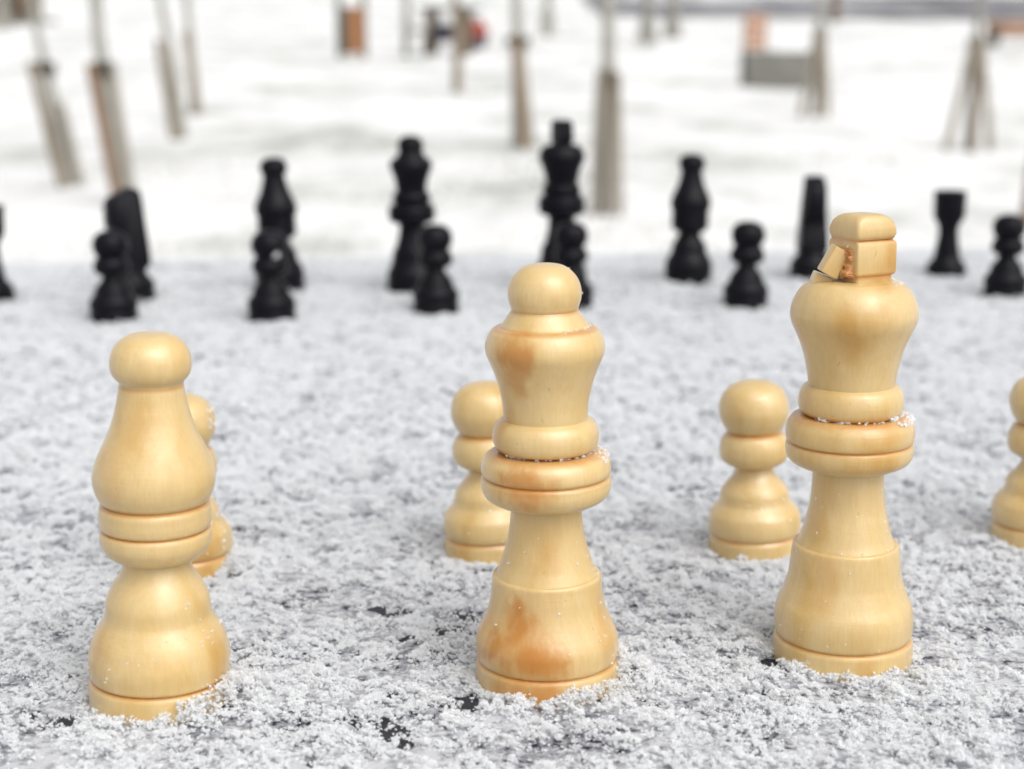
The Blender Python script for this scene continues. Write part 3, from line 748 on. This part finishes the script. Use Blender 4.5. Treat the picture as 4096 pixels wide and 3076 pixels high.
# crystals banked up against the feet of the front pieces
for (bx, by, br) in WHITE:
    n = 1500
    a = RNG.uniform(0, 2 * math.pi, n); d = (br + np.abs(RNG.normal(0, 0.9, n))) * MM
    X = bx + np.cos(a) * d; Y = by + np.sin(a) * d
    k = cover(X, Y) > 0.36
    X, Y = X[k], Y[k]
    Z = SLAB + 0.0006 + drift(X, Y) * RNG.uniform(0.2, 1.1, X.shape) + RNG.uniform(0, 0.0011, X.shape) * (0.4 + vnoise(X * 300, Y * 300))
    Ps.append(np.stack([X, Y, Z], -1)); Ss.append(RNG.uniform(0.35, 0.9, X.shape))
P = np.concatenate(Ps); Sg = np.concatenate(Ss)
print('snow crystals', [len(p) for p in Ps[:3]], len(P))
o = scatter('snow_crystals', P, Sg, var_col, 3)
tag(o, 'loose fluffy snow crystals lying all over the tabletop', 'snow', kind='stuff')

# flecks that stick to the pieces: (piece, height range mm, angle range deg measured from the right, count)
def radius_at(prof, h):
    for (h0, r0), (h1, r1) in zip(prof[:-1], prof[1:]):
        if h0 <= h <= h1: return r0 + (r1 - r0) * (h - h0) / max(h1 - h0, 1e-6)
    return prof[-1][1]
fl_p, fl_s = [], []
def stick(root, prof, h0, h1, a0, a1, n, s0=0.4, s1=1.0, out=0.05):
    for _ in range(n):
        h = random.uniform(h0, h1); a = R(random.uniform(a0, a1)); r = (radius_at(prof, h) + out) * MM
        lean = root.rotation_euler.y
        x = root.location.x + r * math.cos(a) + math.sin(lean) * h * MM; y = root.location.y + r * math.sin(a)
        fl_p.append((x, y, TOP + h * MM)); fl_s.append(random.uniform(s0, s1) * 1.35)
stick(queen, QUEEN, 4, 16, -45, 60, 26, 0.5, 1.1); stick(queen, QUEEN, 5, 26, -150, 40, 14, 0.4, 0.9)
stick(queen, QUEEN, 38.75, 39.0, -150, 110, 80, 0.35, 1.1, 0.5); stick(queen, QUEEN, 37.6, 39.0, -25, 60, 90, 0.6, 1.4, 0.2)
stick(queen, QUEEN, 59.0, 59.4, -70, 60, 12, 0.6, 1.4); stick(queen, QUEEN, 18, 24, -20, 40, 16, 0.5, 1.1); stick(queen, QUEEN, 55, 69, 0, 60, 18, 0.3, 0.8)
stick(king, KING, 42.2, 42.6, -150, 110, 90, 0.35, 1.1, 0.5); stick(king, KING, 41.6, 42.8, -50, 60, 150, 0.6, 1.5, 0.4)
stick(king, KING, 4, 30, -170, 10, 26, 0.35, 0.9); stick(king, KING, 64.5, 65.4, -40, 70, 60, 0.5, 1.3, 0.1)
stick(bishop, BISHOP, 4, 18, -70, 60, 30, 0.5, 1.2); stick(bishop, BISHOP, 3, 12, -170, -80, 10, 0.4, 0.9)
for (x, y, rr_) in WHITE[3:]:
    class Q: pass
    q = Q(); q.location = Vector((x, y, 0)); q.rotation_euler = Euler((0, 0, 0))
    stick(q, PAWN, 3, 12, -130, 60, 12, 0.5, 1.2)
q.location = Vector((WHITE[3][0], WHITE[3][1], 0)); stick(q, PAWN, 28, 33, -25, 15, 16, 0.8, 1.6); stick(q, PAWN, 4, 14, -40, 60, 30, 0.8, 1.8)
for (x, y) in BLACKS[1:2]:
    q.location = Vector((x, y, 0)); stick(q, PAWN, 25.5, 26.5, -62, -56, 10, 2.2, 3.2, 0.3)
# crumbs in the crack of the king's cross
for _ in range(40):
    t = random.random()
    fl_p.append((king.location.x - 0.0050 + 0.0022 * t + random.gauss(0, 0.0003), king.location.y - 0.0020 + random.gauss(0, 0.0004), TOP + 0.0658 + random.gauss(0, 0.00025))); fl_s.append(random.uniform(0.4, 1.0))
for _ in range(16):
    t = random.random()
    fl_p.append((king.location.x - 0.0030 + 0.0008 * t, king.location.y - 0.0032 + random.gauss(0, 0.0003), TOP + 0.0708 + 0.0007 * t)); fl_s.append(random.uniform(0.4, 1.0))
o = scatter('snow_flecks', np.array(fl_p), np.array(fl_s), tiny_col, 9)
tag(o, 'tiny snow flecks clinging to the ledges and feet of the chess pieces', 'snow', kind='stuff')

# ------------------------------------------------------------------ young staked trees
def bare_crown(bm, base, h0, h1, seed, spread=0.55, n=9):
    r = random.Random(seed)
    for k in range(n):
        t = k / n
        z = h0 + (h1 - h0) * t
        a = k * 2.4 + r.uniform(-0.4, 0.4)
        L = spread * (1 - 0.55 * t) * r.uniform(0.8, 1.2)
        p0 = Vector(base) + Vector((0, 0, z)); d = Vector((math.cos(a), math.sin(a), r.uniform(0.9, 1.5))).normalized()
        p1 = p0 + d * L * 0.5; p2 = p0 + d * L + Vector((0, 0, L * 0.2))
        add_tube(bm, [p0, p1, p2], [0.010, 0.007, 0.003], 6)
        for q in range(3):
            s = p0.lerp(p2, 0.4 + 0.2 * q); dd = Vector((math.cos(a + r.uniform(-1.2, 1.2)), math.sin(a + r.uniform(-1.2, 1.2)), 1.0)).normalized()
            add_tube(bm, [s, s + dd * L * 0.4], [0.004, 0.0015], 5)

GT = 'young staked trees on the snowy lawn'
def staked_tree(x, y, lab, trunk, stakes, tie_h, seed, trunk_r=0.035, trunk_mat=None, tie_w=0.16, fork=None, group=GT):
    """trunk: list of (dx, dy, h); stakes: list of (base dx, dy, top dx, dy, top h, material, radius)"""
    z0 = gz(x, y)
    root = empty('young_tree', (x, y, z0)); tag(root, lab, 'tree', group)
    bm = bmesh.new(); n = len(trunk)
    add_tube(bm, [Vector(p) for p in trunk], [trunk_r * (1.12 - 0.45 * i / (n - 1)) for i in range(n)], 14, wob=0.03)
    if fork: add_tube(bm, [Vector(p) for p in fork], [trunk_r * 0.75] * len(fork), 10, wob=0.03)
    link('trunk', sharp(bm_mesh('trunk', bm), 60), trunk_mat or M_lime, root)
    bm = bmesh.new(); bare_crown(bm, (trunk[-1][0], trunk[-1][1], 0), trunk[-1][2] * 0.68, trunk[-1][2] * 0.98, seed)
    link('crown', bm_mesh('crown', bm), M_bark, root)
    for (bx, by, tx, ty, th, mt, rd) in stakes:
        bm = bmesh.new(); add_tube(bm, [(bx, by, -0.08), ((bx + tx) / 2, (by + ty) / 2, th / 2 - 0.04), (tx, ty, th)], [rd, rd * 0.97, rd * 0.94], 9, wob=0.05)
        link('stake', sharp(bm_mesh('stake', bm), 60), mt, root)
    if tie_h:
        c_ = Vector((np.interp(tie_h, [p[2] for p in trunk], [p[0] for p in trunk]), np.interp(tie_h, [p[2] for p in trunk], [p[1] for p in trunk]), 0))
        bm = bmesh.new(); seg = 20; w2 = tie_w / 2
        rings = []
        for zz in (tie_h - 0.035, tie_h - 0.03, tie_h + 0.03, tie_h + 0.035):
            rr = w2 * (0.97 if zz in (tie_h - 0.035, tie_h + 0.035) else 1.0)
            rings.append([bm.verts.new((c_.x + rr * math.cos(6.2832 * k / seg), c_.y + rr * 0.9 * math.sin(6.2832 * k / seg), zz)) for k in range(seg)])
        for i in range(3):
            for k in range(seg): bm.faces.new((rings[i][k], rings[i][(k + 1) % seg], rings[i + 1][(k + 1) % seg], rings[i + 1][k]))
        bm.faces.new(rings[0][::-1]); bm.faces.new(rings[-1])
        link('tie', sharp(bm_mesh('tie', bm), 50), M_tie, root)
    return root

staked_tree(-2.67, 9.24, 'leaning young tree at the far left with a dark stake', [(0.02, 0.05, -0.05), (-0.05, 0.04, 0.45), (-0.10, 0.03, 0.80), (-0.16, 0.02, 1.2), (-0.2, 0, 2.4)],
            [(0.0, 0, -0.15, -0.03, 0.74, M_stake, 0.031), (0.03, 0.12, -0.08, 0.04, 0.72, M_stake_grey, 0.026), (0.10, 0.05, 0.0, 0.02, 0.50, M_stake_grey, 0.024)], 0.70, 1, 0.026, M_lime, 0.12)
staked_tree(-2.09, 8.25, 'young tree left of centre with a bright brown slanting stake', [(-0.01, 0.06, -0.05), (-0.045, 0.05, 0.5), (-0.085, 0.04, 0.9), (-0.095, 0.04, 1.5), (-0.1, 0.05, 2.6)],
            [(0.0, -0.03, -0.115, -0.04, 0.76, M_stake_red, 0.026), (0.06, 0.05, -0.02, 0.03, 0.76, M_stake_grey, 0.026), (0.02, 0.16, -0.05, 0.08, 0.76, M_stake_grey, 0.026)], 0.73, 2, 0.036, M_lime, 0.135)
staked_tree(-2.64, 12.12, 'front tree of the close pair on the left, with an olive stake', [(0.06, 0.08, -0.05), (0.0, 0.08, 0.45), (-0.03, 0.08, 0.8), (-0.09, 0.1, 1.2), (-0.12, 0.1, 2.4)],
            [(0.02, -0.02, -0.08, -0.02, 0.76, M_stake, 0.032), (0.08, 0.12, 0.0, 0.08, 0.72, M_stake_grey, 0.026)], 0, 3, 0.034, M_lime, 0.12)
staked_tree(-2.82, 14.08, 'rear tree of the close pair on the left, with an olive stake', [(-0.06, 0.08, -0.05), (-0.07, 0.08, 0.45), (-0.08, 0.08, 0.8), (-0.10, 0.1, 1.2), (-0.12, 0.1, 2.4)],
            [(0.0, -0.02, -0.08, -0.02, 0.72, M_stake, 0.042), (-0.09, 0.12, -0.06, 0.08, 0.70, M_stake_grey, 0.026)], 0, 13, 0.036, M_lime, 0.12)
staked_tree(0.08, 11.25, 'young tree right of the red bag with one brown stake', [(0.0, 0.05, -0.05), (-0.03, 0.05, 0.6), (-0.05, 0.05, 1.1), (-0.055, 0.05, 2.5)],
            [(0.02, -0.04, -0.055, -0.03, 0.80, M_stake_mid, 0.026), (-0.06, 0.15, -0.07, 0.08, 0.78, M_stake_grey, 0.02), (0.08, 0.12, -0.01, 0.08, 0.76, M_stake_grey, 0.02)], 0.76, 4, 0.042, M_lime, 0.17)
staked_tree(0.50, 8.07, 'young tree nearest the table behind the black king, three stakes', [(0.0, 0.05, -0.05), (0.0, 0.05, 0.7), (-0.01, 0.05, 1.2), (-0.02, 0.05, 2.6)],
            [(-0.075, 0.0, -0.05, -0.02, 0.75, M_stake_grey, 0.023), (-0.005, -0.05, -0.012, -0.04, 0.74, M_stake, 0.016), (0.065, -0.03, 0.04, -0.02, 0.73, M_stake, 0.019)], 0.70, 5, 0.036, M_lime, 0.125)
staked_tree(2.65, 13.59, 'young tree in front of the wooden bench with three pale stakes', [(0.0, 0.05, -0.05), (0.01, 0.05, 0.7), (0.02, 0.05, 1.2), (0.02, 0.05, 2.6)],
            [(-0.15, 0.0, -0.01, 0.0, 0.77, M_stake_grey, 0.034), (-0.01, -0.1, 0.02, -0.02, 0.76, M_stake, 0.029), (0.12, 0.05, 0.035, 0.05, 0.74, M_stake_grey, 0.034)], 0.72, 6, 0.035, M_lime, 0.12)
staked_tree(3.38, 11.48, 'young tree at the right with three widely spread stakes', [(0.0, 0.05, -0.05), (0.02, 0.05, 0.7), (0.03, 0.05, 1.2), (0.03, 0.05, 2.6)],
            [(-0.195, -0.02, -0.005, 0.0, 0.82, M_stake_grey, 0.031), (0.0, -0.08, 0.02, -0.03, 0.82, M_stake, 0.029), (0.175, 0.02, 0.05, 0.02, 0.80, M_stake_grey, 0.031)], 0.78, 7, 0.030, M_bark, 0.13)
staked_tree(2.66, 7.75, 'young tree cut off by the right edge above a black pawn', [(0.06, 0.05, -0.05), (0.06, 0.05, 0.7), (0.06, 0.05, 2.6)],
            [(-0.09, -0.04, -0.015, -0.02, 0.78, M_stake_red, 0.031), (0.10, 0.04, 0.08, 0.02, 0.78, M_stake_grey, 0.031)], 0.74, 8, 0.035, M_lime, 0.14)
staked_tree(-0.61, 17.53, 'thin dark trunk beside the steel picnic table', [(0.0, 0.0, -0.05), (0.0, 0, 0.6), (-0.02, 0, 1.2), (-0.03, 0, 2.8)], [], 0, 9, 0.052, M_stake)
GF = 'bare trunks far across the lawn'
for k, (x, y, lab, r_, mt) in enumerate([(0.86, 38.0, 'faint pale trunk far off, right of the centre', 0.09, M_lime), (2.80, 32.6, 'faint grey trunk far off, left one of a close pair', 0.11, M_bark),
                                     (3.62, 35.6, 'faint grey trunk far off, right one of a close pair', 0.12, M_bark), (-13.2, 41.0, 'pale trunk far off at the top left', 0.10, M_lime),
                                     (-2.0, 30.0, 'faint trunk far off behind the orange bin', 0.07, M_bark), (9.6, 47.0, 'dark reddish trunk far off by the road', 0.13, M_brown)]):
    staked_tree(x, y, lab, [(0, 0, -0.1), (0.01, 0, 1.5), (0.0, 0, 4.0)], [(-0.22, 0, -0.03, 0, 0.9, M_stake_grey, 0.035), (0.2, 0, 0.03, 0, 0.9, M_stake_grey, 0.035)] if k < 4 else [], 0, 20 + k, r_, mt, group=GF)

# ------------------------------------------------------------------ park furniture far behind
def slab_part(name, parent, mat, c_, s_, rot=None, bev=0.006, label=None):
    bm = bmesh.new(); add_box(bm, (0, 0, 0), s_, bevel=bev)
    o = link(name, sharp(bm_mesh(name, bm)), mat, parent); o.location = c_
    if rot: o.rotation_euler = rot
    if label: o['label'] = label
    return o

# litter bin with orange planks
b_ = empty('litter_bin', (-2.62, 25.68, gz(-2.62, 25.68)), (0, 0, R(14))); tag(b_, 'tall litter bin of olive steel with orange wooden planks', 'bin')
for dx in (-0.19, 0.21): slab_part('post', b_, M_iron, (dx, 0, 0.62), (0.08, 0.10, 1.40))
slab_part('roof', b_, M_iron, (0.01, 0, 1.34), (0.52, 0.42, 0.05))
slab_part('bucket', b_, M_iron, (-0.02, 0.03, 0.44), (0.32, 0.26, 0.72))
for k in range(3): slab_part('plank', b_, M_orange, (-0.03 + 0.09 * k, -0.125, 0.44), (0.078, 0.025, 0.74), None, 0.004)
slab_part('side_plank', b_, M_iron, (-0.115, -0.12, 0.44), (0.075, 0.025, 0.74), None, 0.004)

# steel picnic table with a bench end
t_ = empty('picnic_table', (-1.05, 26.5, gz(-1.05, 26.5)), (0, 0, R(-12))); tag(t_, 'grey steel picnic table standing behind the thin dark trunk', 'table')
slab_part('tabletop', t_, M_iron, (0.0, 0, 0.76), (0.95, 0.6, 0.06))
for dx in (-0.30, 0.30): slab_part('leg', t_, M_brown, (dx, 0, 0.37), (0.10, 0.5, 0.74))
slab_part('shelf', t_, M_navy, (0.0, 0.02, 0.36), (0.50, 0.34, 0.30), None, 0.02, 'dark box like shelf between the legs')
s_ = empty('steel_stool', (-1.62, 26.2, gz(-1.62, 26.2))); tag(s_, 'low grey steel stool left of the picnic table', 'stool')
slab_part('seat', s_, M_stake_grey, (0.02, 0, 0.42), (0.46, 0.38, 0.06))
for dx in (-0.14, 0.17): slab_part('leg', s_, M_iron, (dx, 0, 0.19), (0.06, 0.30, 0.40))
# red bag on a dark stand
k_ = empty('red_bag', (-0.62, 28.6, gz(-0.62, 28.6) + 0.02)); tag(k_, 'red bag with a dark bottom right of the picnic table', 'bag')
bm = bmesh.new()
bmesh.ops.create_icosphere(bm, subdivisions=3, radius=1.0)
for v in bm.verts:
    k = 1.0 - 0.25 * max(0, v.co.z); v.co = Vector((v.co.x * 0.20 * k, v.co.y * 0.13 * k, v.co.z * 0.20 + 0.30 + 0.02 * math.sin(v.co.x * 5)))
link('pouch', bm_mesh('pouch', bm), M_red, k_, True)
bm = bmesh.new(); add_box(bm, (0, 0, 0.10), (0.30, 0.22, 0.22), bevel=0.04); link('bottom', sharp(bm_mesh('bottom', bm)), M_navy, k_)
bm = bmesh.new(); add_tube(bm, [(-0.08, 0, 0.46), (-0.05, 0, 0.54), (0.05, 0, 0.54), (0.08, 0, 0.46)], 0.012, 8); link('handle', bm_mesh('handle', bm), M_navy, k_)

# bench: wooden back on a concrete block
n_ = empty('concrete_bench', (3.20, 19.04, gz(3.2, 19.04)), (0, 0, R(0))); tag(n_, 'bench of a grey concrete block with a red brown slatted back', 'bench')
slab_part('block', n_, M_concrete, (0.02, 0.1, 0.21), (0.80, 0.55, 0.44), None, 0.015)
for k in range(4): slab_part('slat', n_, M_redwood, (-0.28, -0.12, 0.50 + 0.105 * k), (0.27, 0.05, 0.085), (R(-6), 0, 0), 0.006)
for dx in (-0.40, -0.16): slab_part('back_post', n_, M_iron, (dx, -0.08, 0.62), (0.035, 0.035, 0.50), None, 0.004)
slab_part('snow_cap', n_, M_capsnow, (0.20, 0.1, 0.44), (0.44, 0.5, 0.03), None, 0.012, 'snow lying on the block')

# far bench on the right
n2 = empty('wooden_bench', (10.0, 31.3, gz(10.0, 31.3)), (0, 0, R(8))); tag(n2, 'far wooden bench with orange boards at the right edge', 'bench')
for k in range(2): slab_part('back_board', n2, M_orange, (-0.1, 0.1, 0.30 + 0.14 * k), (0.95, 0.04, 0.12))
for k in range(3): slab_part('seat_board', n2, M_orange, (-0.1, -0.08 - 0.12 * k, 0.24), (0.95, 0.10, 0.04))
for dx in (-0.5, 0.42): slab_part('leg', n2, M_iron, (dx, -0.1, 0.20), (0.06, 0.45, 0.42))
m_ = empty('metal_post', (11.0, 31.6, gz(11.0, 31.6))); tag(m_, 'dark metal post beside the far orange bench', 'post')
bm = bmesh.new(); add_tube(bm, [(0, 0, -0.1), (0, 0, 1.0), (0, 0, 1.9)], [0.10, 0.09, 0.09], 14); link('shaft', sharp(bm_mesh('shaft', bm)), M_iron, m_)
bm = bmesh.new(); add_tube(bm, [(0, 0, 1.9), (0, 0, 1.98), (0, 0, 2.02)], [0.12, 0.12, 0.04], 14); link('cap', sharp(bm_mesh('cap', bm)), M_iron, m_)

# brown board cabin at the top left
h_ = empty('board_cabin', (-14.3, 45.6, gz(-14.3, 45.6)), (0, 0, R(-18))); tag(h_, 'brown board cabin far off at the top left corner', 'cabin')
slab_part('wall', h_, M_brown, (0, 0, 0.95), (0.95, 1.2, 1.6))
slab_part('floor_slab', h_, M_concrete, (-0.2, 0, 0.02), (2.0, 1.8, 0.22))
slab_part('roof', h_, M_capsnow, (0, 0, 1.82), (1.3, 1.6, 0.14), (R(4), 0, 0))
slab_part('door', h_, M_iron, (0.1, -0.62, 0.8), (0.5, 0.05, 1.2))
